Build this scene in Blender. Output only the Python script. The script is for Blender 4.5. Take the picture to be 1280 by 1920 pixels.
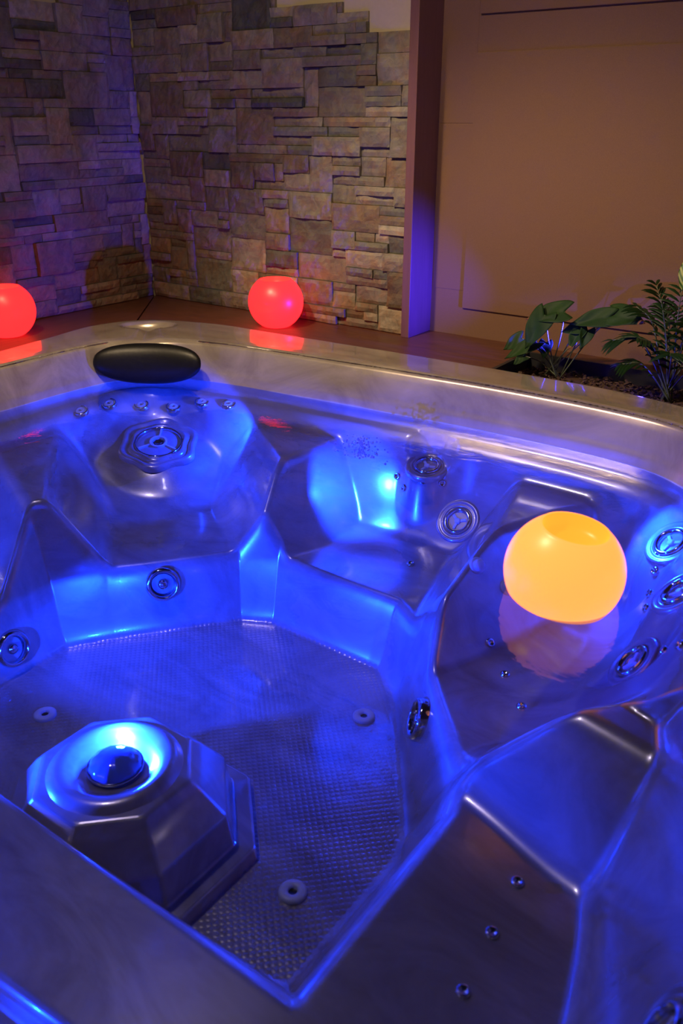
import bpy, bmesh, math, random
import numpy as np
from mathutils import Vector, Matrix, Euler, noise

for o in list(bpy.data.objects): bpy.data.objects.remove(o, do_unlink=True)
SC = bpy.context.scene
COL = SC.collection
R = math.radians

# ---------------------------------------------------------------- camera
cd = bpy.data.cameras.new('camera'); cam = bpy.data.objects.new('camera', cd); COL.objects.link(cam)
cam.location = (0, 0, .70)
cam.rotation_euler = (R(90)-math.atan(740/1580), 0, R(36))
cd.sensor_fit = 'VERTICAL'; cd.sensor_height = 36; cd.sensor_width = 24; cd.lens = 36*1580/1920
cd.clip_start = .02; cd.clip_end = 50
cd.dof.use_dof = True; cd.dof.focus_distance = 2.5; cd.dof.aperture_fstop = 4.5
SC.camera = cam
SC.view_settings.view_transform = 'Standard'; SC.view_settings.look = 'None'
SC.view_settings.exposure = 0.0; SC.view_settings.gamma = 1; SC.view_settings.use_curve_mapping = False

# ---------------------------------------------------------------- world and lights
w = bpy.data.worlds.new('dim_room_air'); SC.world = w; w.use_nodes = True
w.node_tree.nodes['Background'].inputs[0].default_value = (.58, .46, .49, 1)
w.node_tree.nodes['Background'].inputs[1].default_value = .032

def lamp(name, kind, loc, power, color, size=.02, aim=None, spread=None, blend=.5):
    ld = bpy.data.lights.new(name, kind); ld.energy = power; ld.color = color
    o = bpy.data.objects.new(name, ld); COL.objects.link(o); o.location = loc
    if kind == 'AREA': ld.shape = 'DISK'; ld.size = size
    else: ld.shadow_soft_size = size
    if kind == 'SPOT': ld.spot_size = R(spread); ld.spot_blend = blend
    if aim is not None:
        o.rotation_euler = (Vector(aim)-Vector(loc)).to_track_quat('-Z', 'Y').to_euler()
    return o
WARM = (1.0, .73, .42)
lamp('ceiling_downlight', 'SPOT', (-1.75, .80, 2.0), 185, WARM, .065, aim=(-1.25, 1.45, 0), spread=86, blend=.5)
lamp('ceiling_wall_washer', 'SPOT', (-1.0, .80, 1.9), 60, WARM, .06, aim=(-1.62, 2.53, .60), spread=92, blend=1)
BLUE = (.004, .045, 1.0)
lamp('pedestal_led', 'SPOT', (-1.115, .805, -.375), 60, BLUE, .012, aim=(-1.113, .802, -.6), spread=178, blend=.02)
lamp('near_seat_led', 'SPOT', (-1.46, .42, -.332), 400, BLUE, .02, aim=(-1.46+.423*.80, .42+.906*.80, -.332-.60), spread=106, blend=.15)
lamp('back_seat_led', 'SPOT', (-1.28, 1.79, -.22), 44, BLUE, .012, aim=(-1.38, 1.93, -.36), spread=140, blend=.3)
lamp('corner_seat_led', 'SPOT', (-1.72, 1.84, -.16), 40, BLUE, .01, aim=(-1.95, 1.86, -.34), spread=132, blend=.3)
lamp('side_seat_led', 'SPOT', (-.50, 1.84, -.14), 42, BLUE, .01, aim=(-.32, 1.84, -.27), spread=132, blend=.3)
lamp('left_seat_led', 'SPOT', (-2.02, .75, -.20), 26, BLUE, .01, aim=(-2.2, 1.1, -.34), spread=140, blend=.3)
lamp('foot_jet_led', 'SPOT', (-.74, 1.265, -.44), 7, BLUE, .01, aim=(-1.0, .9, -.47), spread=75, blend=.6)
lamp('planter_led', 'SPOT', (-.86, 2.45, .10), 240, (.03, .02, 1.0), .012, aim=(-1.85, 2.455, .20), spread=52, blend=1)
lamp('palm_led', 'POINT', (-.67, 2.38, .03), .22, (.03, .02, 1.0), .008)
# ---------------------------------------------------------------- tub surface (metres, deck top = 0)
WATER_Z = -0.097
TC = np.array([-1.2, 1.1])
INNER = [(-2.285,1.40),(-2.283,1.61),(-2.25,1.79),(-2.13,1.93),(-1.92,2.0),(-1.64,2.035),(-1.27,2.07),(-.97,2.09),
         (-.66,2.085),(-.47,2.045),(-.33,1.93),(-.25,1.76),(-.19,1.5),(-.10,1.2),(0,.92),(.05,.62),(.02,.38),
         (-.16,.22),(-.6,.16),(-1.2,.13),(-1.8,.16),(-2.08,.25),(-2.22,.42),(-2.27,.7),(-2.285,1.05)]
OUTER = [(-2.44,1.4),(-2.475,1.7),(-2.505,1.93),(-2.42,2.11),(-2.18,2.205),(-1.94,2.222),(-1.64,2.235),(-1.27,2.25),(-.97,2.252),
         (-.66,2.24),(-.36,2.16),(-.16,2.02),(-.04,1.8),(.03,1.5),(.11,1.2),(.18,.9),(.23,.6),(.2,.3),(.05,.05),
         (-.3,-.02),(-1.2,-.05),(-2.0,-.02),(-2.28,.12),(-2.4,.4),(-2.43,.9)]

def closed_spline(pts, per=16):
    P = np.array(pts, float); n = len(P); out = []
    for i in range(n):
        a, b, c, d = P[i-1], P[i], P[(i+1) % n], P[(i+2) % n]
        for k in range(per):
            t = k / per
            out.append(.5*((2*b)+(-a+c)*t+(2*a-5*b+4*c-d)*t*t+(-a+3*b-3*c+d)*t**3))
    return np.array(out)

def polar_radius(poly, th):
    v = poly - TC; a = np.arctan2(v[:, 1], v[:, 0]); r = np.hypot(v[:, 0], v[:, 1])
    o = np.argsort(a); a = a[o]; r = r[o]
    return np.interp(th, np.r_[a-2*np.pi, a, a+2*np.pi], np.r_[r, r, r])

def sdf_poly(px, py, poly):          # > 0 inside
    px = np.asarray(px, float).ravel(); py = np.asarray(py, float).ravel()
    best = np.full(px.shape, 1e9); inside = np.zeros(px.shape, bool)
    n = len(poly)
    for i in range(n):
        ax, ay = poly[i]; bx, by = poly[(i+1) % n]
        ex, ey = bx-ax, by-ay; L = ex*ex+ey*ey
        t = np.clip(((px-ax)*ex+(py-ay)*ey)/L, 0, 1)
        dx = px-ax-t*ex; dy = py-ay-t*ey
        np.minimum(best, dx*dx+dy*dy, out=best)
        if ay != by:
            c = ((ay > py) != (by > py)) & (px < (bx-ax)*(py-ay)/(by-ay)+ax)
            inside ^= c
    d = np.sqrt(best)
    return np.where(inside, d, -d)

def smax(a, b, k):
    h = np.clip(.5+.5*(a-b)/k, 0, 1)
    return b*(1-h)+a*h+k*h*(1-h)
def smin(a, b, k): return -smax(-a, -b, k)

RIM_IN = closed_spline(INNER); RIM_OUT = closed_spline(OUTER)
_pd = [-9, -.05, -.018, 0, .010, .020, .030, .0315, .036, .044, .050, .058, .078, .092, .12, .20, 1.5]
_pz = [.024, .024, .0225, .014, -.004, -.028, -.053, -.061, -.068, -.100, -.118, -.128, -.135, -.150, -.205, -.385, -3.2]
_dd = np.linspace(-.06, .45, 1021)
_zz = np.interp(_dd, _pd, _pz)
_k = np.hanning(11); _k /= _k.sum()
_zs = np.convolve(np.pad(_zz, 5, 'edge'), _k, 'valid')
WELL = np.array([(-1.72,.58),(-1.74,1.10),(-1.66,1.22),(-1.44,1.50),(-1.34,1.55),(-.95,1.54),(-.84,1.47),(-.53,1.10),(-.50,1.0),(-.50,.58)])
FLOOR_Z = -.575

def side(x, y, a, b, flip=1):        # signed distance to the line a-b, positive on its outer side
    ex, ey = b[0]-a[0], b[1]-a[1]; L = math.hypot(ex, ey)
    return flip*((x-a[0])*ey-(y-a[1])*ex)/L

def wedge(x, y, top, lines, k=.032):
    z = np.full_like(x, top)
    for a, b, flip, sl in lines:
        z = smin(z, top+.012-sl*side(x, y, a, b, flip), k)
    return z

JET_PADS = []                        # moulded flats the jets sit on: x, y, z, normal
def surface_z(x, y):
    shp = np.shape(x); x = np.asarray(x, float).ravel(); y = np.asarray(y, float).ravel()
    d = sdf_poly(x, y, RIM_IN)
    z = np.interp(d, _dd, _zs); z = np.where(d > .45, -2.0, z)
    g = lambda cx, cy, r, a=1: np.exp(-(((x-cx)/r)**2+((y-cy)/(r*a))**2))
    seat = -.385-.022*g(-1.78,1.50,.17)-.025*g(-1.14,1.70,.2,.6)-.022*g(-.62,1.42,.2)-.02*g(-.30,.8,.13,2)-.02*g(-1.95,.8,.2,1.3)-.02*g(-1.1,.42,.5,.4)
    z = smax(z, seat, .05)
    nA = (-.70*x+.714*y)
    z = smax(z, smin(-.375+.72*(nA-2.475), -.150+0*x, .03), .06)
    z = smax(z, smin(-.378+1.25*(y-1.865), -.150+0*x, .02)-2*np.maximum(0, -1.62-x), .035)
    nC = x-.02*y
    zc = smin(-.40+1.0*(nC+.50), -.142+0*x, .02)-3*np.maximum(0, 1.22-y)
    z = smax(z, zc, .05)
    # arm rests between the seats
    z = smax(z, wedge(x, y, -.188, [((-2.15,1.46),(-1.85,1.21),-1,1.5),((-2.14,1.26),(-1.87,1.15),1,1.6)]), .03)
    z = smax(z, wedge(x, y, -.180, [((-1.66,1.86),(-1.45,1.70),1,1.35),((-1.43,1.89),(-1.45,1.70),-1,1.5)]), .03)
    z = smax(z, wedge(x, y, -.190, [((-.82,1.90),(-.77,1.70),1,1.5),((-.75,1.70),(-.64,1.97),1,1.5)]), .03)
    z = smax(z, wedge(x, y, -.205, [((-.335,1.185),(-.19,1.34),-1,1.5),((-.34,1.16),(-.15,1.115),1,1.35),((-.36,1.12),(-.335,1.25),-1,1.15)]), .03)
    z = smax(z, wedge(x, y, -.24, [((-1.12,.31),(-.98,.225),-1,1.9),((-.97,.23),(-.96,.05),-1,1.9),((-1.24,.05),(-1.24,.36),-1,1.9)]), .03)
    for (jx, jy, jz, jn, jr) in JET_PADS:
        q = np.clip((jr*1.8-np.hypot(x-jx, y-jy))/jr, 0, 1); q = q*q*(3-2*q)
        z = z*(1-q)+q*(jz-(jn[0]*(x-jx)+jn[1]*(y-jy))/jn[2])
    f = sdf_poly(x, y, WELL)
    sl = 4.2-2.0*np.clip((x+1.0)/.4, 0, 1)
    z = smin(z, -.362-sl*(f+.008), .055)
    z = smax(z, FLOOR_Z+0*x, .055)
    z = np.where(d > .10, z, np.where(d < .06, np.interp(d, _dd, _zs), z))
    # shallow cup and runnel moulded in the corner of the rim
    u = (x+2.345)*.82+(y-2.045)*.57; v = -(x+2.345)*.57+(y-2.045)*.82
    q = np.sqrt((u/.088)**2+(v/.048)**2)
    cq = np.clip((1.15-q)/.4, 0, 1)
    z = z-.028*cq*cq*(3-2*cq)*(d < .02)
    w = (x+2.345)*.70-(y-2.045)*.714
    z = z-.010*np.exp(-(((x+2.345)*.714+(y-2.045)*.70)/(.020+.10*np.clip(w-.06, 0, 1)))**2)*np.clip(w/.05, 0, 1)*(d < .03)*(w > 0)
    return z.reshape(shp)

def surface_normal(x, y, e=.006):
    x = np.float64(x); y = np.float64(y)
    zx = float((surface_z([x+e], [y])-surface_z([x-e], [y]))[0])/(2*e)
    zy = float((surface_z([x], [y+e])-surface_z([x], [y-e]))[0])/(2*e)
    n = np.array([-zx, -zy, 1.]); return n/np.linalg.norm(n)

for jx, jy, jn, jr in [(-1.122,1.962,(.08,-.24,.97),.05), (-.985,1.910,(0,-.72,.69),.05), (-.400,1.84,(-.45,-.45,.77),.05), (-.312,1.59,(-.62,-.2,.76),.05), (-.345,1.455,(-.72,-.25,.65),.05), (-1.995,1.735,(.22,-.22,.95),.105)]:
    pads_new = (jx, jy, float(surface_z([jx], [jy])[0])-.004, jn, jr)
    JET_PADS.append(pads_new)
# ---------------------------------------------------------------- materials
def new_mat(name):
    m = bpy.data.materials.new(name); m.use_nodes = True
    return m, m.node_tree, m.node_tree.nodes['Principled BSDF']
def N(nt, t, **k):
    n = nt.nodes.new(t)
    for a, b in k.items():
        if a in n.inputs: n.inputs[a].default_value = b
        else: setattr(n, a, b)
    return n
def ramp(nt, fac, stops):
    r = nt.nodes.new('ShaderNodeValToRGB'); e = r.color_ramp.elements
    while len(e) < len(stops): e.new(.5)
    for i, (p, c) in enumerate(stops): e[i].position = p; e[i].color = (*c, 1)
    nt.links.new(fac, r.inputs[0]); return r.outputs[0]
def coords(nt, scale=(1, 1, 1), rot=(0, 0, 0)):
    t = nt.nodes.new('ShaderNodeTexCoord'); m = nt.nodes.new('ShaderNodeMapping')
    m.inputs['Scale'].default_value = scale; m.inputs['Rotation'].default_value = rot
    nt.links.new(t.outputs['Object'], m.inputs[0]); return m.outputs[0]
def bump(nt, h, bs, strength=.3, dist=.01):
    b = nt.nodes.new('ShaderNodeBump'); b.inputs['Strength'].default_value = strength; b.inputs['Distance'].default_value = dist
    nt.links.new(h, b.inputs['Height']); nt.links.new(b.outputs[0], bs.inputs['Normal']); return b
def plain(name, col, rough=.5, metal=0, coat=0, spec=.5):
    m, nt, b = new_mat(name)
    b.inputs['Base Color'].default_value = (*col, 1); b.inputs['Roughness'].default_value = rough
    b.inputs['Metallic'].default_value = metal; b.inputs['Coat Weight'].default_value = coat
    b.inputs['Specular IOR Level'].default_value = spec
    return m
def mottled(name, c1, c2, scale=8, rough=.5, metal=0, bmp=.0, stretch=(1, 1, 1), detail=6, coat=0):
    m, nt, b = new_mat(name)
    n = N(nt, 'ShaderNodeTexNoise', Scale=scale, Detail=detail, Roughness=.6); nt.links.new(coords(nt, stretch), n.inputs['Vector'])
    nt.links.new(ramp(nt, n.outputs['Fac'], [(.3, c1), (.7, c2)]), b.inputs['Base Color'])
    b.inputs['Roughness'].default_value = rough; b.inputs['Metallic'].default_value = metal; b.inputs['Coat Weight'].default_value = coat
    if bmp: bump(nt, n.outputs['Fac'], b, bmp, .004)
    return m

# pearly marbled acrylic
def acrylic(name, studs):
    m, nt, b = new_mat(name)
    v = coords(nt, (1.0, 2.2, 1.4), (0, 0, .6))
    n1 = N(nt, 'ShaderNodeTexNoise', Scale=3.2, Detail=9, Roughness=.62, Distortion=1.6); nt.links.new(v, n1.inputs['Vector'])
    nt.links.new(ramp(nt, n1.outputs['Fac'], [(.28, (.29, .24, .205)), (.5, (.42, .36, .31)), (.72, (.54, .47, .41))]), b.inputs['Base Color'])
    b.inputs['Metallic'].default_value = .45; b.inputs['Roughness'].default_value = .26
    b.inputs['Coat Weight'].default_value = 1.0; b.inputs['Coat Roughness'].default_value = .07; b.inputs['Coat IOR'].default_value = 1.5
    if not studs: return m
    # moulded non-slip studs on the footwell floor
    vo = N(nt, 'ShaderNodeTexVoronoi', Scale=85.0, Randomness=0.0); nt.links.new(coords(nt, (1, 1, 0), (0, 0, .78)), vo.inputs['Vector'])
    st = N(nt, 'ShaderNodeMapRange'); st.inputs['From Min'].default_value = .2; st.inputs['From Max'].default_value = .5
    st.inputs['To Min'].default_value = 1; st.inputs['To Max'].default_value = 0
    nt.links.new(vo.outputs['Distance'], st.inputs['Value'])
    tc = nt.nodes.new('ShaderNodeTexCoord'); sx = nt.nodes.new('ShaderNodeSeparateXYZ'); nt.links.new(tc.outputs['Object'], sx.inputs[0])
    mz = N(nt, 'ShaderNodeMapRange'); mz.inputs['From Min'].default_value = .328; mz.inputs['From Max'].default_value = .336
    mz.inputs['To Min'].default_value = 1; mz.inputs['To Max'].default_value = 0; nt.links.new(sx.outputs['Z'], mz.inputs['Value'])
    mu = N(nt, 'ShaderNodeMath', operation='MULTIPLY'); nt.links.new(st.outputs[0], mu.inputs[0]); nt.links.new(mz.outputs[0], mu.inputs[1])
    bump(nt, mu.outputs[0], b, .16, .004)
    return m
M_SHELL = acrylic('marbled_acrylic_studded_floor', True)
M_ACR = acrylic('marbled_acrylic', False)
M_CHROME = plain('polished_steel', (.62, .63, .66), .10, 1)
M_SOCKET = plain('dark_socket', (.02, .02, .025), .25)
M_NOZZLE = mottled('pale_grey_plastic', (.50, .53, .58), (.60, .62, .66), 40, .35)
M_FACE = mottled('grey_faceplate_plastic', (.20, .23, .29), (.27, .30, .36), 30, .3)
M_DRAIN = mottled('white_plastic', (.45, .48, .53), (.53, .56, .60), 40, .4)
M_PILLOW = mottled('black_foam_rubber', (.006, .006, .006), (.008, .008, .008), 60, .38, bmp=.1)
M_PILLOW.node_tree.nodes['Principled BSDF'].inputs['Specular IOR Level'].default_value = .22
M_DOME = plain('clear_plastic_lens', (.10, .16, .40), .08, 0, 1)

def stone_mat():
    m, nt, b = new_mat('split_quartzite')
    at = nt.nodes.new('ShaderNodeAttribute'); at.attribute_name = 'tone'
    v = coords(nt)
    n = N(nt, 'ShaderNodeTexNoise', Scale=22.0, Detail=10, Roughness=.7, Distortion=.8); nt.links.new(v, n.inputs['Vector'])
    n2 = N(nt, 'ShaderNodeTexNoise', Scale=9.0, Detail=5, Roughness=.6, Distortion=2.0); nt.links.new(v, n2.inputs['Vector'])
    mx = nt.nodes.new('ShaderNodeMix'); mx.data_type = 'RGBA'; mx.blend_type = 'MULTIPLY'; mx.inputs['Factor'].default_value = .9
    nt.links.new(at.outputs['Color'], mx.inputs['A'])
    nt.links.new(ramp(nt, n.outputs['Fac'], [(.3, (.55, .55, .58)), (.6, (1.1, 1.05, 1.0)), (.8, (1.5, 1.45, 1.35))]), mx.inputs['B'])
    m2 = nt.nodes.new('ShaderNodeMix'); m2.data_type = 'RGBA'; m2.blend_type = 'MULTIPLY'; m2.inputs['Factor'].default_value = .7
    nt.links.new(mx.outputs['Result'], m2.inputs['A'])
    nt.links.new(ramp(nt, n2.outputs['Fac'], [(.35, (1.15, .82, .6)), (.55, (1, 1, 1)), (.75, (.8, .9, .95))]), m2.inputs['B'])
    nt.links.new(m2.outputs['Result'], b.inputs['Base Color'])
    b.inputs['Roughness'].default_value = .62; b.inputs['Specular IOR Level'].default_value = .45
    bump(nt, n.outputs['Fac'], b, .55, .012)
    return m
M_STONE = stone_mat()
M_MORTAR = plain('dark_mortar', (.05, .045, .04), .9)
M_PLASTER = mottled('cream_plaster', (.55, .47, .33), (.59, .50, .36), 60, .85, bmp=.1)
M_MDF = mottled('brown_fibreboard', (.175, .090, .048), (.205, .106, .056), 350, .72, bmp=.15)
M_BOARD = mottled('stained_board', (.16, .07, .065), (.19, .085, .08), 12, .5, stretch=(8, 8, .6))
M_DECK = mottled('red_brown_decking', (.075, .026, .014), (.13, .046, .024), 7, .38, stretch=(1.2, 9, 1), bmp=.1)
M_FLOOR = mottled('dark_floor_tile', (.05, .045, .04), (.07, .06, .055), 5, .5)
M_BOX = plain('dark_planter_plastic', (.02, .02, .022), .4)
M_BARK = mottled('bark_chips', (.035, .018, .010), (.09, .045, .025), 30, .8)
M_LEAF = mottled('dark_green_leaf', (.010, .032, .008), (.020, .055, .013), 18, .6, bmp=.2)
M_LEAF2 = mottled('fern_green_leaf', (.005, .020, .007), (.010, .033, .010), 18, .38)
for q_ in (M_LEAF, M_LEAF2): q_.node_tree.nodes['Principled BSDF'].inputs['Specular IOR Level'].default_value = .2
M_STEM = mottled('green_stalk', (.09, .12, .07), (.13, .16, .10), 30, .35)
M_TIP = mottled('scorched_leaf_tip', (.16, .05, .012), (.24, .09, .03), 40, .6)
def variegated():
    m, nt, b = new_mat('striped_leaf')
    wv = N(nt, 'ShaderNodeTexWave', Scale=30.0, Distortion=3.0); nt.links.new(coords(nt, (1, 1, 1), (0, .7, 0)), wv.inputs['Vector'])
    nt.links.new(ramp(nt, wv.outputs['Fac'], [(.45, (.03, .10, .02)), (.7, (.32, .36, .12))]), b.inputs['Base Color']); b.inputs['Roughness'].default_value = .45
    return m
M_VAR = variegated()

def glow(name, core, edge, s=1.0):
    m, nt, b = new_mat(name)
    lw = N(nt, 'ShaderNodeLayerWeight', Blend=.35)
    nt.links.new(ramp(nt, lw.outputs['Facing'], [(0, core), (.65, core), (1, edge)]), b.inputs['Emission Color'])
    b.inputs['Emission Strength'].default_value = s
    b.inputs['Base Color'].default_value = (*[min(1, c*.3) for c in core], 1); b.inputs['Roughness'].default_value = .35
    return m
M_YELLOW = glow('glowing_amber_wax', (1.9, .50, .10), (1.9, .30, .12))
M_YTOP = glow('glowing_amber_hollow', (1.5, .43, .035), (1.5, .40, .03))
M_RED = glow('glowing_red_wax', (2.6, .042, .048), (2.2, .016, .022))
M_RTOP = glow('glowing_red_hollow', (1.5, .06, .05), (1.5, .12, .07))

def water_mat():
    m = bpy.data.materials.new('clear_water'); m.use_nodes = True; nt = m.node_tree; nt.nodes.clear()
    out = nt.nodes.new('ShaderNodeOutputMaterial'); mix = nt.nodes.new('ShaderNodeMixShader')
    tr = nt.nodes.new('ShaderNodeBsdfTransparent'); tr.inputs[0].default_value = (.34, .38, .64, 1)
    gl = nt.nodes.new('ShaderNodeBsdfGlossy'); gl.inputs['Roughness'].default_value = .012; gl.inputs['Color'].default_value = (1, 1, 1, 1)
    fr = nt.nodes.new('ShaderNodeFresnel'); fr.inputs['IOR'].default_value = 1.36
    n = N(nt, 'ShaderNodeTexNoise', Scale=9.0, Detail=4, Roughness=.55, Distortion=.6); nt.links.new(coords(nt, (1, 1.6, 1), (0, 0, -.4)), n.inputs['Vector'])
    b = nt.nodes.new('ShaderNodeBump'); b.inputs['Strength'].default_value = .12; b.inputs['Distance'].default_value = .01
    nt.links.new(n.outputs['Fac'], b.inputs['Height'])
    for s in (gl, fr): nt.links.new(b.outputs[0], s.inputs['Normal'])
    nt.links.new(fr.outputs[0], mix.inputs[0]); nt.links.new(tr.outputs[0], mix.inputs[1]); nt.links.new(gl.outputs[0], mix.inputs[2])
    nt.links.new(mix.outputs[0], out.inputs[0]); return m
M_WATER = water_mat()
# ---------------------------------------------------------------- helpers
def link_mesh(name, verts, faces, mat, parent=None, smooth=True, mats=None, fm=None):
    me = bpy.data.meshes.new(name); me.from_pydata([tuple(map(float, v)) for v in verts], [], faces); me.update()
    for m_ in (mats or [mat]): me.materials.append(m_)
    if fm is not None: me.polygons.foreach_set('material_index', fm)
    if smooth: me.polygons.foreach_set('use_smooth', [True]*len(me.polygons))
    o = bpy.data.objects.new(name, me); COL.objects.link(o)
    if parent: o.parent = parent
    return o
def bm_obj(name, bm, mat, parent=None, smooth=False):
    me = bpy.data.meshes.new(name); bmesh.ops.recalc_face_normals(bm, faces=bm.faces[:]); bm.to_mesh(me); bm.free()
    me.materials.append(mat)
    if smooth: me.polygons.foreach_set('use_smooth', [True]*len(me.polygons))
    o = bpy.data.objects.new(name, me); COL.objects.link(o)
    if parent: o.parent = parent
    return o
def tag(o, label=None, cat=None, group=None, kind=None):
    if label: o['label'] = label
    if cat: o['category'] = cat
    if group: o['group'] = group
    if kind: o['kind'] = kind
    return o
def empty(name, loc=(0, 0, 0), rot=(0, 0, 0)):
    o = bpy.data.objects.new(name, None); COL.objects.link(o); o.empty_display_size = .05
    o.location = loc; o.rotation_euler = rot; return o
def copy_tree(o, parent=None):
    c = o.copy(); COL.objects.link(c)
    if parent is not None: c.parent = parent
    for ch in list(o.children): copy_tree(ch, c)
    return c
def box(bm, a, b, bev=0.0):
    r = bmesh.ops.create_cube(bm, size=1)['verts']
    bmesh.ops.scale(bm, vec=[b[i]-a[i] for i in range(3)], verts=r)
    bmesh.ops.translate(bm, vec=[(a[i]+b[i])/2 for i in range(3)], verts=r)
    if bev:
        es = list({e for v in r for e in v.link_edges})
        bmesh.ops.bevel(bm, geom=es, offset=bev, segments=2, affect='EDGES', profile=.5)
def lathe(prof, n=48, wob=None, close=True):
    """prof: (r, z) pairs turned about Z; wob(theta) scales the radius"""
    vs, fs = [], []
    for (r, z) in prof:
        for k in range(n):
            t = 2*math.pi*k/n; rr = r*(wob(t, r) if wob else 1)
            vs.append((rr*math.cos(t), rr*math.sin(t), z))
    for i in range(len(prof)-1):
        for k in range(n):
            a = i*n+k; b = i*n+(k+1) % n
            fs.append((a, b, b+n, a+n))
    if prof[0][0] > 1e-6 and close: fs.append(tuple(range(n))[::-1])
    if prof[-1][0] > 1e-6 and close: fs.append(tuple((len(prof)-1)*n+k for k in range(n)))
    return vs, fs
def tube(pts, rad, n=7):
    vs, fs = [], []
    P = [Vector(p) for p in pts]
    for i, p in enumerate(P):
        t = (P[min(i+1, len(P)-1)]-P[max(i-1, 0)]).normalized()
        a = t.orthogonal().normalized() if i == 0 else (a-t*a.dot(t)).normalized()
        b = t.cross(a); rr = rad[i] if isinstance(rad, (list, tuple)) else rad
        for k in range(n):
            q = 2*math.pi*k/n; vs.append(p+a*math.cos(q)*rr+b*math.sin(q)*rr)
    for i in range(len(P)-1):
        for k in range(n): fs.append((i*n+k, i*n+(k+1) % n, (i+1)*n+(k+1) % n, (i+1)*n+k))
    fs.append(tuple(range(n))[::-1]); fs.append(tuple((len(P)-1)*n+k for k in range(n)))
    return vs, fs
def merge(*parts):
    V, F = [], []
    for v, f_ in parts:
        o = len(V); V += list(v); F += [tuple(i+o for i in q) for q in f_]
    return V, F
def spline3(pts, per=6):
    P = [Vector(p) for p in pts]; P = [P[0]*2-P[1]]+P+[P[-1]*2-P[-2]]; out = []
    for i in range(1, len(P)-2):
        a, b, c, d = P[i-1:i+3]
        for k in range(per):
            t = k/per; out.append(.5*((2*b)+(-a+c)*t+(2*a-5*b+4*c-d)*t*t+(-a+3*b-3*c+d)*t**3))
    out.append(P[-2]); return out
rng = random.Random(7)

# ---------------------------------------------------------------- walls and floor of the room
XL, YB = -2.84, 2.53
fl = bmesh.new(); box(fl, (-3.1, -.9, -.98), (1.6, 2.9, -.90)); tag(bm_obj('floor', fl, M_FLOOR), kind='structure')

def cladding(length, rows_at, seed, h=.0304, cw=.02):
    """interlocked split stones in the x-z plane facing -y; rows_at(x) = number of rows there"""
    r = random.Random(seed); nx = int(length/cw)
    rows = [rows_at((i+.5)*cw) for i in range(nx)]
    occ = [[False]*70 for _ in range(nx)]
    out = []
    def col():
        base = r.choice([(.22, .205, .175), (.25, .225, .19), (.19, .19, .17), (.29, .26, .23), (.25, .20, .145), (.16, .165, .155), (.21, .165, .125),
                         (.27, .24, .22), (.22, .205, .19), (.31, .275, .24), (.25, .215, .19), (.23, .21, .17), (.26, .235, .205), (.12, .13, .125)])
        k = r.uniform(.68, 1.22); return (base[0]*k*.95, base[1]*k*.96, base[2]*k*.84)
    for j in range(50):
        for i in range(nx):
            if occ[i][j] or j >= rows[i]: continue
            hh = r.choices([1, 2, 3, 4], [.50, .28, .15, .07])[0]
            ww = int(r.uniform(*[(4, 13), (5, 14), (5, 13), (6, 11)][hh-1]))
            def ok(i, j): return i < nx and not occ[i][j] and j < rows[i]
            wv = 0
            while wv < ww and ok(i+wv, j): wv += 1
            while i+wv < nx and wv-ww < 2 and ok(i+wv, j) and not ok(i+wv+1, j): wv += 1
            q = 1
            while q < hh and all(ok(i+a, j+q) for a in range(wv)): q += 1
            for a in range(wv):
                for b in range(q): occ[i+a][j+b] = True
            out.append((i*cw, j*h, wv*cw, q*h, col(), r.uniform(.004, .021)))
    return out
def stone_mesh(blocks, seed):
    r = random.Random(seed); V, F, C = [], [], []
    for (x, z, w_, h_, c, dep) in blocks:
        g = .0007; x0, x1, z0, z1 = x+g, x+w_-g, z+g, z+h_-g
        nu = max(2, int(w_/.012)); nv = max(2, int(h_/.012)); o = len(V)
        tx, tz = r.uniform(-.05, .05), r.uniform(-.06, .06); s = r.uniform(0, 50)
        jl, jr = r.uniform(-.004, .004), r.uniform(-.004, .004)
        for b in range(nv+1):
            for a in range(nu+1):
                u, v = a/nu, b/nv; px = x0+(x1-x0)*u; pz = z0+(z1-z0)*v
                e = min(u*(x1-x0), (1-u)*(x1-x0), v*(z1-z0), (1-v)*(z1-z0))
                d = dep+tx*(u-.5)*w_+tz*(v-.5)*h_+.0065*noise.noise(Vector((px*16, pz*22, s)))+.003*noise.noise(Vector((px*60, pz*60, s)))
                if e < .001: d -= .0035
                V.append((px, -max(d, .001), pz))
        for b in range(nv):
            for a in range(nu):
                q = o+b*(nu+1)+a; F.append((q, q+1, q+nu+2, q+nu+1)); C.append(c)
        ring = [o+a for a in range(nu+1)]+[o+b*(nu+1)+nu for b in range(1, nv+1)]+[o+nv*(nu+1)+a for a in range(nu-1, -1, -1)]+[o+b*(nu+1) for b in range(nv-1, 0, -1)]
        k = len(V)
        for q in ring: V.append((V[q][0], .010, V[q][2]))
        n = len(ring)
        for a in range(n): F.append((ring[(a+1) % n], ring[a], k+a, k+(a+1) % n)); C.append(tuple(v*.9 for v in c))
    return V, F, C
def clad(name, blocks, seed, parent, loc, rz):
    V, F, C = stone_mesh(blocks, seed)
    o = link_mesh(name, V, F, M_STONE, parent, smooth=False); me = o.data
    at = me.color_attributes.new('tone', 'FLOAT_COLOR', 'CORNER'); buf = []
    for p in me.polygons: buf += [*C[p.index], 1.0]*p.loop_total
    at.data.foreach_set('color', buf)
    o.location = loc; o.rotation_euler = (0, 0, rz); return o
wb = bmesh.new(); box(wb, (XL-.12, YB+.018, -.90), (-1.545, YB+.13, 1.6))
wall_back = bm_obj('wall_back', wb, M_PLASTER); tag(wall_back, kind='structure')
def rows_back(x):
    X = XL+x
    return 50 if X < -2.11 else 34 if X < -1.84 else 33 if X < -1.742 else 31
bb = [b for b in cladding(1.28, lambda x: min(rows_back(x), 48), 5)]
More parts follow.
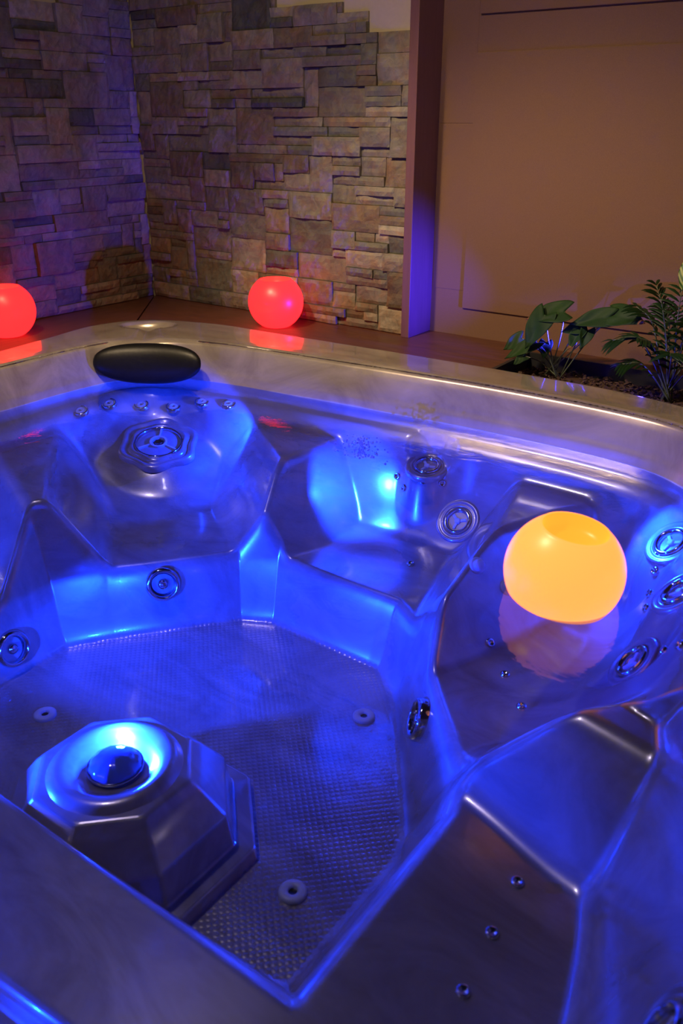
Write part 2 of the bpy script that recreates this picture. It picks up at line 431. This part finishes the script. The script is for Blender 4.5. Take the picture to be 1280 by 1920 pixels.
clad('stone_cladding', bb, 6, wall_back, (XL, YB+.011, .002), 0)
wl = bmesh.new(); box(wl, (XL-.13, -.4, -.90), (XL-.018, YB+.018, 1.6))
wall_left = bm_obj('wall_left', wl, M_PLASTER); tag(wall_left, kind='structure')
lb = cladding(2.9, lambda x: 48 if x > 2.58 else 35, 11)
clad('stone_cladding', lb, 12, wall_left, (XL-.012, YB-2.9, .002), R(90))

# recessed fibreboard bay to the right of the pilaster
YR = 2.655
wr = bmesh.new(); box(wr, (-1.56, YR, -.90), (1.3, YR+.12, 1.6))
wall_right = bm_obj('wall_recess', wr, M_MDF); tag(wall_right, kind='structure')
p = bmesh.new(); box(p, (-1.405, YR-.007, .097), (1.2, YR+.01, .882), .0015); bm_obj('fibreboard_panel', p, M_MDF, wall_right)
p = bmesh.new(); box(p, (-1.400, YR-.009, .985), (1.2, YR+.01, 1.5), .0015); bm_obj('fibreboard_panel', p, M_MDF, wall_right)
p = bmesh.new(); box(p, (-1.53, YR-.001, .155), (-1.407, YR+.01, .68), .001); box(p, (-1.53, YR-.0012, .683), (-1.407, YR+.01, 1.5), .001); bm_obj('fibreboard_strip', p, M_MDF, wall_right)
t = bmesh.new(); box(t, (-1.565, YB-.022, .0), (-1.533, YR+.002, 1.6), .0015)
tag(bm_obj('trim_1', t, M_BOARD), kind='structure')

# ---------------------------------------------------------------- timber surround
TH_ = np.linspace(-math.pi, math.pi, 721)[:-1]
RIN = polar_radius(RIM_IN, TH_); ROUT = polar_radius(RIM_OUT, TH_)
def rim_pt(th, off): return TC+(np.interp(th, TH_, ROUT, period=2*math.pi)+off)*np.array([math.cos(th), math.sin(th)])
def th_of(x, y): return math.atan2(y-TC[1], x-TC[0])
def arc(t0, t1, n=60):
    if t1 < t0: t1 += 2*math.pi
    return [tuple(rim_pt((t+math.pi) % (2*math.pi)-math.pi, -.035)) for t in np.linspace(t0, t1, n)]
sur = empty('timber_surround', (-2.6, 2.3, -.9))
tag(sur, 'red-brown timber ledge around the hot tub along the stone walls', 'wooden ledge')
def slab(name, poly, z0=-.028, z1=0, rot=0):
    bm = bmesh.new(); c = Vector((sum(p[0] for p in poly)/len(poly), sum(p[1] for p in poly)/len(poly), 0)); rm = Matrix.Rotation(-rot, 3, 'Z')
    vs = [bm.verts.new(rm @ (Vector((p[0], p[1], z1))-c)) for p in poly]
    f_ = bm.faces.new(vs); r_ = bmesh.ops.extrude_face_region(bm, geom=[f_])
    bmesh.ops.translate(bm, vec=(0, 0, z0-z1), verts=[v for v in r_['geom'] if isinstance(v, bmesh.types.BMVert)])
    bmesh.ops.triangulate(bm, faces=[f for f in bm.faces if len(f.verts) > 4])
    o = bm_obj(name, bm, M_DECK, sur); o.rotation_euler = (0, 0, rot)
    o.location = c-Vector(sur.location); return o
ga = .0015
tNW = th_of(-2.47, 2.07); tNE = th_of(.05, 2.0); tSW = th_of(-2.35, 0.06); tSE = th_of(.15, .12)
tpl = th_of(-1.115, 2.25)
W0 = YB+.008
slab('ledge_board', [(XL-.008+ga, W0-.004-ga)]+[tuple(np.array(q)) for q in arc(tNW+ga*1.5, tSW)]+[(XL-.008, -.35)], rot=R(90))
slab('ledge_board', [(XL-.006+ga*1.5, W0)]+[(-1.566, W0), (-1.566, YR), (-1.115, YR)]+arc(tpl, tNW-ga*1.5, 80))
slab('ledge_board', [(-1.115+.0005, YR), (.40, YR), (.40, 2.575), (-1.115+.0005, 2.575)])
slab('ledge_board', [(.40, 2.575), (.60, -.35)]+[(.3, .0)]+arc(th_of(.15, .12), tNE, 60)[0:]+[(.40, 2.27)][0:1], rot=R(90))
slab('ledge_board', [(-2.84, -.35)]+arc(tSW, tSE, 60)+[(.6, -.35)])
sk = bmesh.new()
for a, b in (((XL+.002, -.34, -.90), (.58, -.31, -.028)), ((.55, -.31, -.90), (.58, 2.27, -.028))): box(sk, a, b)
o = bm_obj('side_panel', sk, M_DECK, sur); o.location = -Vector(sur.location)

# ---------------------------------------------------------------- hot tub
tub = empty('hot_tub', (-1.2, 1.1, -.9)); TO = Vector(tub.location)
tag(tub, 'pearly grey marbled acrylic hot tub filled with blue-lit water, sunk in the timber ledge', 'hot tub')
NT = 900; th = np.linspace(-math.pi, math.pi, NT+1)[:-1]
ri = polar_radius(RIM_IN, th); ro = polar_radius(RIM_OUT, th)
rows = []
for s_ in (1.0, .996, .985, .95, *np.linspace(.92, .04, 34)): rows.append(ri+(ro-ri)*s_)
for dpt in np.r_[np.linspace(-.012, .0, 4), np.linspace(.003, .072, 26)]: rows.append(ri-dpt)
rr0 = ri-.072
for s_ in np.linspace(0, 1, 190)[1:-1]: rows.append(rr0*(1-s_))
RR = np.array(rows); X = TC[0]+RR*np.cos(th); Y = TC[1]+RR*np.sin(th); Z = surface_z(X, Y)
Z[0] = -.02; Z[1] = .010; Z[2] = .020
V = np.stack([X, Y, Z], -1).reshape(-1, 3).tolist()
fs = []
nr = len(rows)
for i in range(nr-1):
    b0 = i*NT
    for k in range(NT):
        k2 = (k+1) % NT; fs.append((b0+k, b0+k2, b0+NT+k2, b0+NT+k))
V.append((TC[0], TC[1], float(surface_z([TC[0]], [TC[1]])[0]))); ce = len(V)-1
for k in range(NT): fs.append(((nr-1)*NT+k, (nr-1)*NT+(k+1) % NT, ce))
V = [(a-TO.x, b-TO.y, c-TO.z) for a, b, c in V]
shell = link_mesh('tub_shell', V, fs, M_SHELL, tub)
# outer cabinet keeps the shell standing on the floor
V, F = [], []
for z in (-.9, -.03):
    for k in range(0, NT, 5): V.append(((ro[k]-.05)*math.cos(th[k])+TC[0]-TO.x, (ro[k]-.05)*math.sin(th[k])+TC[1]-TO.y, z-TO.z))
n_ = NT//5
for k in range(n_): F.append((k, (k+1) % n_, n_+(k+1) % n_, n_+k))
F.append(tuple(range(n_))[::-1])
link_mesh('cabinet', V, F, M_BOX, tub)

def mount(o, x, y, lift=0.0, spin=0.0, z=None, nrm=None):
    n = Vector(surface_normal(x, y) if nrm is None else nrm).normalized()
    zz = float(surface_z([x], [y])[0]) if z is None else z
    q = n.to_track_quat('Z', 'Y')
    o.rotation_mode = 'XYZ'; o.rotation_euler = (q @ Euler((0, 0, spin)).to_quaternion()).to_euler()
    o.location = Vector((x, y, zz))+n*lift-TO
    o.parent = tub; return o

def make_massage_jet():
    v, f_ = lathe([(.064, -.012), (.064, .001), (.060, .0045), (.055, .0045), (.051, .001), (.047, .0035), (.043, .0035), (.040, -.004), (.040, -.02)], 56, close=False)
    j = link_mesh('massage_jet', v, f_, M_ACR, tub)
    prof = [(.0385, -.004), (.0395, .004), (.037, .0085), (.033, .009), (.030, .006), (.028, 0.0), (.027, -.014)]
    v, f_ = lathe(prof, 56, close=False); link_mesh('escutcheon_ring', v, f_, M_CHROME, j)
    v, f_ = lathe([(.0275, -.002), (.022, -.006), (.012, -.009), (.0001, -.010)], 40, close=False); link_mesh('socket', v, f_, M_SOCKET, j)
    parts = [lathe([(.0085, -.008), (.0085, .003), (.006, .005), (.0001, .005)], 24)]
    bm = bmesh.new()
    for k in range(3):
        b2 = bmesh.new(); box(b2, (.004, -.0038, -.006), (.0245, .0038, .0018), .0012)
        bmesh.ops.rotate(b2, cent=(0, 0, 0), matrix=Matrix.Rotation(k*2*math.pi/3, 3, 'Z'), verts=b2.verts)
        b2.verts.index_update(); parts.append(([v.co.copy() for v in b2.verts], [tuple(v.index for v in f.verts) for f in b2.faces])); b2.free()
    bm.free(); v, f_ = merge(*parts); link_mesh('nozzle', v, f_, M_NOZZLE, j, smooth=False)
    return j
proto = make_massage_jet(); first = True
for i, (x, y, sp) in enumerate([(-1.122, 1.962, 0), (-.985, 1.910, .4), (-.400, 1.84, .7), (-.312, 1.59, .2), (-.345, 1.455, .5), (-.06, .66, .3), (-2.06, .78, .1)]):
    o = proto if i == 0 else copy_tree(proto, tub)
    pad = JET_PADS[i] if i < 5 else None
    mount(o, x, y, .002, sp, pad[2] if pad else None, pad[3] if pad else None)

def make_neck_jet():
    v, f_ = lathe([(.025, -.008), (.0255, .002), (.023, .0045), (.020, .0045), (.0185, .001), (.018, -.006)], 36, close=False)
    j = link_mesh('neck_jet', v, f_, M_CHROME, tub)
    v, f_ = lathe([(.0182, -.003), (.0160, -.003), (.0150, .003), (.010, .005), (.007, .003), (.0055, -.004), (.0001, -.004)], 32, close=False)
    link_mesh('nozzle', v, f_, M_NOZZLE, j)
    return j
proto = make_neck_jet()
for i, (x, y) in enumerate([(-2.19, 1.596), (-2.177, 1.70), (-2.13, 1.794), (-2.05, 1.862), (-1.95, 1.899), (-1.849, 1.919)]):
    o = proto if i == 0 else copy_tree(proto, tub); mount(o, x, y, .005, nrm=(.2*(1 if i < 4 else .5), -.25, .95))

# large rotary jet in the corner seat, in its wavy moulded surround
wob = lambda t, r: 1+(.055*math.cos(6*t) if r > .078 else 0)
v, f_ = lathe([(.128, -.012), (.126, .003), (.119, .0095), (.111, .008), (.104, .001), (.098, -.002), (.093, .004), (.087, .010), (.082, .010), (.078, .004), (.076, -.006)], 96, wob, close=False)
big = link_mesh('rotary_jet', v, f_, M_ACR, tub); mount(big, -1.995, 1.735, .004, R(20), JET_PADS[5][2], JET_PADS[5][3])
v, f_ = lathe([(.078, -.004), (.077, .009), (.073, .010), (.071, .004), (.070, -.004)], 64, close=False); link_mesh('trim_ring', v, f_, M_CHROME, big)
v, f_ = lathe([(.0705, -.002), (.064, .001), (.030, .004), (.024, .001), (.022, -.004)], 64, close=False); link_mesh('faceplate', v, f_, M_FACE, big)
parts = [lathe([(.0285, .001), (.0285, .010), (.0225, .010), (.0215, -.002)], 40, close=False)]
for k in range(3):
    b2 = bmesh.new(); box(b2, (.027, -.0028, 0), (.069, .0028, .0085), .0008)
    bmesh.ops.rotate(b2, cent=(0, 0, 0), matrix=Matrix.Rotation(k*2*math.pi/3+R(62), 3, 'Z'), verts=b2.verts)
    b2.verts.index_update(); parts.append(([v.co.copy() for v in b2.verts], [tuple(v.index for v in f.verts) for f in b2.faces])); b2.free()
v, f_ = merge(*parts); link_mesh('spoke_guard', v, f_, M_DRAIN, big, smooth=False)
v, f_ = lathe([(.0215, -.004), (.020, .003), (.014, .005), (.009, .001), (.0001, 0)], 36, lambda t, r: 1+.10*math.cos(7*t), close=False); link_mesh('hub', v, f_, M_CHROME, big)

def make_air():
    v, f_ = lathe([(.0105, -.006), (.0105, .0022), (.0085, .004), (.0065, .004), (.0045, .0005), (.0001, 0)], 24, close=False)
    return link_mesh('air_nozzle', v, f_, M_CHROME, tub)
proto = make_air()
AIR = [(-1.204, 1.935), (-1.061, 1.943), (-1.166, 1.911), (-1.105, 1.914), (-1.033, 1.743), (-.417, 1.816), (-.411, 1.782), (-.406, 1.747), (-.397, 1.701),
       (-.385, 1.640), (-.284, 1.407), (-.252, 1.372), (-.676, 1.507), (-.605, 1.442), (-.525, 1.354), (-.339, .941), (-.331, .838), (-.321, .730)]
for i, (x, y) in enumerate(AIR):
    o = proto if i == 0 else copy_tree(proto, tub); mount(o, x, y, .001)

def make_knob():
    v, f_ = lathe([(.020, -.006), (.020, .001), (.017, .003), (.0145, .003), (.0145, .009), (.012, .014), (.006, .016), (.0001, .016)], 32, close=False)
    return link_mesh('pillar_jet', v, f_, M_DRAIN, tub)
proto = make_knob()
for i, (x, y) in enumerate([(-.755, 1.575), (-.695, 1.62)]):
    o = proto if i == 0 else copy_tree(proto, tub); mount(o, x, y, .001)

def make_suction():
    v, f_ = lathe([(.046, -.012), (.047, .006), (.043, .013), (.037, .015), (.034, .011), (.033, -.004)], 44, close=False)
    j = link_mesh('foot_jet', v, f_, M_CHROME, tub)
    v, f_ = lathe([(.034, -.003), (.020, -.006), (.0001, -.006)], 36, close=False); link_mesh('socket', v, f_, M_SOCKET, j)
    v, f_ = lathe([(.014, -.006), (.013, .006), (.008, .010), (.0001, .010)], 28, close=False); link_mesh('nozzle', v, f_, M_CHROME, j)
    return j
proto = make_suction()
for i, (x, y, z, n) in enumerate([(-.712, 1.269, -.469, (-.78, -.56, .28)), (-1.708, .944, -.506, (.97, .03, .23)), (-1.562, 1.325, -.447, (.76, -.60, .24))]):
    o = proto if i == 0 else copy_tree(proto, tub); mount(o, x, y, .004, 0, z, n)

def make_drain():
    v, f_ = lathe([(.026, -.004), (.026, .003), (.022, .006), (.012, .006), (.0085, .003), (.008, -.003)], 40, close=False)
    j = link_mesh('floor_drain', v, f_, M_DRAIN, tub)
    v, f_ = lathe([(.0085, .0), (.004, -.001), (.0001, -.001)], 24, close=False); link_mesh('drain_hole', v, f_, M_SOCKET, j)
    return j
proto = make_drain()
for i, (x, y) in enumerate([(-.713, .831), (-.89, 1.314), (-1.5, .879)]):
    o = proto if i == 0 else copy_tree(proto, tub); mount(o, x, y, .003, 0, None, (0, 0, 1))

# faceted pedestal with the light in the footwell
def octa(r, z, cx=0, cy=0, rot=22.5, sy=1.0):
    return [(cx+r*math.cos(R(rot+45*k)), cy+r*math.sin(R(rot+45*k))*sy, z) for k in range(8)]
PX, PY = -1.065, .745
bm = bmesh.new()
rings = [octa(.125, -.400), octa(.150, -.402), octa(.170, -.420), octa(.218, -.478), octa(.228, -.545), octa(.255, -.548, .01, .01), octa(.262, -.62, .01, .01)]
vr = [[bm.verts.new(Vector(p)) for p in ring] for ring in rings]
for a, b in zip(vr[:-1], vr[1:]):
    for k in range(8): bm.faces.new((a[k], a[(k+1) % 8], b[(k+1) % 8], b[k]))
bm.faces.new(vr[-1])
ed = [e for e in bm.edges if len(e.link_faces) == 2]
bmesh.ops.bevel(bm, geom=ed, offset=.008, segments=3, affect='EDGES', profile=.5, clamp_overlap=True)
ped = bm_obj('light_pedestal', bm, M_ACR, tub, smooth=False); ped.location = Vector((PX, PY, 0))-TO
v, f_ = lathe([(.128, -.403), (.118, -.392), (.104, -.386), (.090, -.390), (.074, -.402), (.060, -.408), (.050, -.409), (.046, -.412)], 64, close=False)
link_mesh('moulded_ring', v, f_, M_ACR, ped)
v, f_ = lathe([(.050, -.412), (.050, -.398), (.044, -.387), (.030, -.378), (.012, -.3745), (.0001, -.374)], 48, lambda t, r: 1+.02*math.cos(12*t), close=False)
dome = link_mesh('light_dome', v, f_, M_DOME, ped)
v, f_ = merge(lathe([(.0495, -.400), (.053, -.398), (.053, -.404), (.0495, -.406)], 48, close=False))
link_mesh('dome_collar', v, f_, M_CHROME, ped)

# black head cushion hugging the corner of the rim
V, F = [], []; nu, nv = 64, 32
for j in range(nv+1):
    for i in range(nu):
        a = 2*math.pi*i/nu; b = -math.pi/2+math.pi*j/nv
        sp = lambda v_, e: math.copysign(abs(v_)**e, v_)
        x = .178*sp(math.cos(b), .75)*sp(math.cos(a), .85); y = .034*sp(math.sin(b), 1); z = .066*sp(math.cos(b), .75)*sp(math.sin(a), .85)
        y += .16*(x/.178)**2*.22
        V.append((x, -y, z))
for j in range(nv):
    for i in range(nu): F.append((j*nu+i, j*nu+(i+1) % nu, (j+1)*nu+(i+1) % nu, (j+1)*nu+i))
pil = link_mesh('head_cushion', V, F, M_PILLOW, tub); pil['label'] = 'black oval head cushion'
pil.location = Vector((-2.112, 1.832, -.035))-TO
pil.rotation_euler = (R(-18), 0, R(33))

# ---------------------------------------------------------------- water
rw = ri-.0495; nw = 360; V, F = [], []
ths = th[::NT//nw if NT % nw == 0 else 1]
ths = np.linspace(-math.pi, math.pi, nw+1)[:-1]; rws = np.interp(ths, th, rw, period=2*math.pi)
levels = np.linspace(1, 0.02, 60)
for s_ in levels:
    for k in range(nw):
        x, y = TC[0]+rws[k]*s_*math.cos(ths[k]), TC[1]+rws[k]*s_*math.sin(ths[k])
        q = math.exp(-((x+1.15)**2/.30+(y-1.45)**2/.10))
        z = WATER_Z+(.0022*q*noise.noise(Vector((x*9, y*22, 1)))+.0004*noise.noise(Vector((x*6, y*6, 4))) if s_ < .985 else 0)
        V.append((x-TC[0], y-TC[1], z-WATER_Z))
for i in range(len(levels)-1):
    for k in range(nw): F.append((i*nw+k, i*nw+(k+1) % nw, (i+1)*nw+(k+1) % nw, (i+1)*nw+k))
F.append(tuple((len(levels)-1)*nw+k for k in range(nw)))
wat = link_mesh('water', V, F, M_WATER); wat.location = (TC[0], TC[1], WATER_Z)
tag(wat, 'clear water glowing blue that fills the hot tub to just below its rim', 'water', kind='stuff')
V, F = [], []
for k in range(170):
    a = rng.uniform(0, 6.28); q = abs(rng.gauss(0, .5)); r_ = rng.uniform(.0015, .0042)
    x = -1.235+.085*q*math.cos(a); y = 1.79+.05*q*math.sin(a); z = WATER_Z-rng.uniform(.001, .05)
    s_ = bmesh.new(); bmesh.ops.create_icosphere(s_, subdivisions=1, radius=r_, matrix=Matrix.Translation((x+1.235, y-1.79, z-WATER_Z))); s_.verts.index_update()
    o_ = len(V); V += [v.co.copy() for v in s_.verts]; F += [tuple(v.index+o_ for v in f.verts) for f in s_.faces]; s_.free()
bub = link_mesh('bubbles', V, F, plain('bubble_skin', (.6, .8, 1), .05, .8)); bub.location = (-1.235, 1.79, WATER_Z)
tag(bub, 'cluster of small air bubbles welling up over the back seat of the hot tub', 'bubbles', kind='stuff')

# ---------------------------------------------------------------- glowing globe lamps
def globe(name, r, body, top, low=1.02):
    zc = r*.985*math.sin(low)+.003; rb = r*math.cos(low)
    prof = [(.0001, 0), (rb*.8, 0), (rb*.94, .001)]
    for k in range(40):
        a = -low+(low+.93)*k/39; prof.append((r*math.cos(a), zc+r*.985*math.sin(a)))
    rt, zt = prof[-1]
    prof += [(rt-.002, zt+.0022), (rt-.0055, zt+.0018)]
    g = empty(name)
    v, f_ = lathe(prof, 72, close=False); link_mesh('wax_body', v, f_, body, g)
    pr = [(rt-.0055, zt+.0018), (rt-.008, zt-.006), (rt-.010, zt-.018), (rt-.018, zt-.028), (.0001, zt-.030)]
    v, f_ = lathe(pr, 72, close=False); link_mesh('candle_hollow', v, f_, top, g)
    return g
g1 = globe('globe_lamp', .101, M_RED, M_RTOP); g1.location = (-2.03, 2.385, .0)
tag(g1, 'red glowing globe lamp on the ledge in front of the back stone wall', 'lamp', 'glowing globe lamps')
g2 = copy_tree(g1); g2.location = (-2.70, 1.715, .0)
tag(g2, 'red glowing globe lamp at the left edge, by the left stone wall', 'lamp', 'glowing globe lamps')
g3 = globe('globe_lamp', .1085, M_YELLOW, M_YTOP, .52); g3.location = (-.470, 1.325, WATER_Z-.006); g3.rotation_euler = (R(-2), R(7), 0)
tag(g3, 'amber glowing globe lamp floating on the hot tub water', 'lamp', 'glowing globe lamps')

# ---------------------------------------------------------------- planter and plants
pl = empty('planter_trough', (-.36, 2.42, -.03)); PO = Vector(pl.location)
tag(pl, 'dark planter trough sunk behind the hot tub rim, full of bark chips', 'planter')
bm = bmesh.new(); x0, x1, y0, y1 = -1.112, .39, 2.262, 2.572
for a, b in (((x0, y0, -.22), (x0+.012, y1, .004)), ((x1-.012, y0, -.22), (x1, y1, .004)), ((x0, y0, -.22), (x1, y0+.012, .004)), ((x0, y1-.012, -.22), (x1, y1, .004)), ((x0, y0, -.22), (x1, y1, -.21))): box(bm, a, b)
o = bm_obj('trough', bm, M_BOX, pl); o.location = -PO
V, F = [], []
nx, ny = 110, 24
for j in range(ny+1):
    for i in range(nx+1):
        x = x0+.012+(x1-x0-.024)*i/nx; y = y0+.012+(y1-y0-.024)*j/ny
        V.append((x, y, -.045+.008*noise.noise(Vector((x*9, y*9, 0)))+.005*noise.noise(Vector((x*50, y*50, 0)))))
for j in range(ny):
    for i in range(nx): q = j*(nx+1)+i; F.append((q, q+1, q+nx+2, q+nx+1))
o = link_mesh('soil', V, F, M_BARK, pl); o.location = -PO
V, F = [], []
for k in range(1700):
    b2 = bmesh.new(); s_ = rng.uniform(.006, .016)
    bmesh.ops.create_cube(b2, size=1, matrix=Matrix.Translation((rng.uniform(x0+.03, x1-.03), rng.uniform(y0+.02, y1-.02), rng.uniform(-.046, -.030))) @ Euler((rng.uniform(-.8, .8), rng.uniform(-.8, .8), rng.uniform(0, 6))).to_matrix().to_4x4() @ Matrix.Diagonal((s_, s_*rng.uniform(.4, .9), s_*rng.uniform(.2, .4), 1)))
    b2.verts.index_update(); o_ = len(V); V += [v.co.copy()-Vector((-.36, 2.42, -.03)) for v in b2.verts]; F += [tuple(v.index+o_ for v in f.verts) for f in b2.faces]; b2.free()
o = link_mesh('bark_chips', V, F, M_BARK, smooth=False); o.location = (-.36, 2.42, -.03)
tag(o, 'layer of brown bark chips filling the planter behind the rim', 'bark chips', kind='stuff')

def heart_leaf(base, tip, width, up, mat, parent, fold=.25, droop=.12, name='leaf', tipmat=None, lobe=.28):
    base, tip, up = Vector(base), Vector(tip), Vector(up)
    ax = (tip-base); L = ax.length; ax.normalize(); sd = ax.cross(up).normalized(); nn = sd.cross(ax).normalized()
    nu, nv = 18, 8; V, F, fm = [], [], []
    for i in range(nu+1):
        t = i/nu
        wd = (math.sin(math.pi*min(1, (t*.93+.07))**.62))**.8*(1-t*.35) if t < 1 else 0
        for j in range(-nv, nv+1):
            s_ = j/nv; back = lobe*L*max(0, 1-t*2.2)*(abs(s_)**1.3)*(1.4-abs(s_)*.6)
            p_ = base+ax*(t*L-back)+sd*(s_*wd*width/2)+nn*(fold*abs(s_)*wd*width/2-droop*L*t*t+.03*width*math.sin(t*9+s_*3))
            V.append(p_)
    m_ = 2*nv+1
    for i in range(nu):
        for j in range(m_-1):
            F.append((i*m_+j, i*m_+j+1, (i+1)*m_+j+1, (i+1)*m_+j)); fm.append(1 if (tipmat and i > nu*.78) else 0)
    o = link_mesh(name, V, F, mat, parent, mats=[mat, tipmat] if tipmat else [mat], fm=fm)
    so = o.modifiers.new('thickness', 'SOLIDIFY'); so.thickness = .0012
    o.location = -Vector(parent.location); return o

AB = Vector((-.975, 2.47, -.035))
an = empty('flamingo_plant', AB); tag(an, 'broad-leaved plant with heart-shaped leaves on thin stalks at the left end of the planter', 'plant')
CAMD = Vector((.35, -.85, .35))
AL = [((-.945, 2.43, .176), (-1.062, 2.41, .152), .062, (-.1, -.45, .9), .22, 0, M_TIP),
      ((-.998, 2.41, .163), (-1.040, 2.37, .066), .062, (-.35, -.9, .35), .18, 0, None),
      ((-1.083, 2.45, .074), (-1.130, 2.42, .040), .042, (-.2, -.8, .6), .1, 0, None),
      ((-1.022, 2.42, .076), (-1.108, 2.38, .026), .040, (-.3, -.6, .7), .15, 0, None),
      ((-.998, 2.44, .075), (-.993, 2.42, .030), .034, (.2, -.9, .3), .1, 0, None),
      ((-1.070, 2.46, .017), (-1.097, 2.43, -.006), .028, (-.1, -.6, .7), .1, 0, None),
      ((-.815, 2.45, .172), (-.925, 2.42, .152), .052, (0, -.55, .85), .25, 0, None),
      ((-.812, 2.46, .178), (-.712, 2.43, .182), .064, (.05, -.5, .85), .2, 0, M_TIP),
      ((-.890, 2.45, .135), (-.945, 2.42, .122), .038, (0, -.6, .8), .2, 0, None),
      ((-.893, 2.44, .122), (-.912, 2.40, .078), .036, (-.5, -.8, .2), .5, 0, M_TIP),
      ((-.872, 2.44, .130), (-.872, 2.40, .084), .034, (.5, -.8, .2), .4, 0, None)]
for i, (b_, t_, w_, u_, fo, _, tm) in enumerate(AL):
    heart_leaf(b_, t_, w_*1.4, tuple(.6*Vector(u_)+.4*Vector((.37, -.88, .3))), M_LEAF, an, fold=fo, tipmat=tm)
    root = AB+Vector((rng.uniform(-.03, .03), rng.uniform(-.02, .02), 0)); bb_ = Vector(b_)
    mid = root.lerp(bb_, .55)+Vector((rng.uniform(-.012, .012), 0, .012))
    v, f_ = tube(spline3([root, mid, bb_]), .0019); o = link_mesh('leaf_stalk', v, f_, M_STEM, an); o.location = -AB

def palm(name, base, fronds, label, cat):
    p_ = empty(name, base); tag(p_, label, cat); B = Vector(base)
    for (tipx, tipy, tipz, sag, ll) in fronds:
        T = Vector((tipx, tipy, tipz)); M_ = B.lerp(T, .55)+Vector((0, 0, sag))
        sp = spline3([B+Vector((rng.uniform(-.02, .02), rng.uniform(-.015, .015), -.01)), M_, T], 6)
        parts_ = [tube(sp, [.0028-.0018*i/len(sp) for i in range(len(sp))], 6)]
        V, F = [], []; n = len(sp)
        for i in range(int(n*.36), n, 1):
            d_ = (sp[min(i+1, n-1)]-sp[i-1]).normalized(); sd = d_.cross(Vector((0, 0, 1))).normalized()
            if sd.length < .5: sd = Vector((1, 0, 0))
            q = (i-n*.36)/(n*.64); L = ll*1.5*(math.sin(math.pi*min(1, .25+q*.7))**.6)
            for sg in (-1, 1):
                dirv = (sd*sg*.85+d_*.75+Vector((0, 0, rng.uniform(-.12, .2)))).normalized(); wv = dirv.cross(Vector((.2, -.6, .75))).normalized()
                a0 = len(V)
                for k, (u_, wd) in enumerate([(0, .10), (.2, .75), (.5, 1), (.8, .65), (1, .02)]):
                    c_ = sp[i]+dirv*L*u_-Vector((0, 0, L*.38*u_*u_))
                    V.append(c_-wv*.0048*wd); V.append(c_+Vector((0, -.0008, .0012))); V.append(c_+wv*.0048*wd)
                for k in range(4):
                    for e in range(2): F.append((a0+k*3+e, a0+k*3+e+1, a0+k*3+e+4, a0+k*3+e+3))
        v, f_ = parts_[0]; st = link_mesh('frond', v, f_, M_STEM, p_); st.location = -B
        lf = link_mesh('leaflets', V, F, M_LEAF2, st)
    return p_
palm('parlour_palm', (-.615, 2.44, -.035), [
    (-.775, 2.38, .125, .075, .052), (-.74, 2.44, .215, .06, .055), (-.70, 2.46, .275, .05, .055), (-.735, 2.37, .065, .04, .045), (-.62, 2.42, .275, .03, .055),
    (-.56, 2.36, .22, .04, .055), (-.49, 2.44, .20, .06, .055), (-.68, 2.52, .21, .05, .05), (-.53, 2.52, .25, .05, .055), (-.69, 2.33, .155, .05, .05),
    (-.60, 2.33, .12, .05, .045), (-.46, 2.38, .12, .06, .05), (-.65, 2.38, .225, .03, .05), (-.585, 2.47, .30, .02, .05)],
    'feathery dark green palm at the right edge of the photo in the planter', 'plant')
vb = Vector((-.50, 2.47, -.035)); vp = empty('striped_leaf_plant', vb); tag(vp, 'plant with green and yellow striped leaves showing above the palm at the right edge', 'plant')
heart_leaf((-.602, 2.44, .345), (-.628, 2.42, .272), .075, (-.3, -.9, .3), M_VAR, vp, fold=.12)
heart_leaf((-.46, 2.45, .36), (-.42, 2.40, .27), .07, (.3, -.9, .3), M_VAR, vp, fold=.12)
for q in ((-.602, 2.44, .345), (-.46, 2.45, .36)):
    v, f_ = tube(spline3([vb, vb.lerp(Vector(q), .5)+Vector((0, .01, .02)), Vector(q)]), .0024); o = link_mesh('leaf_stalk', v, f_, M_STEM, vp); o.location = -vb
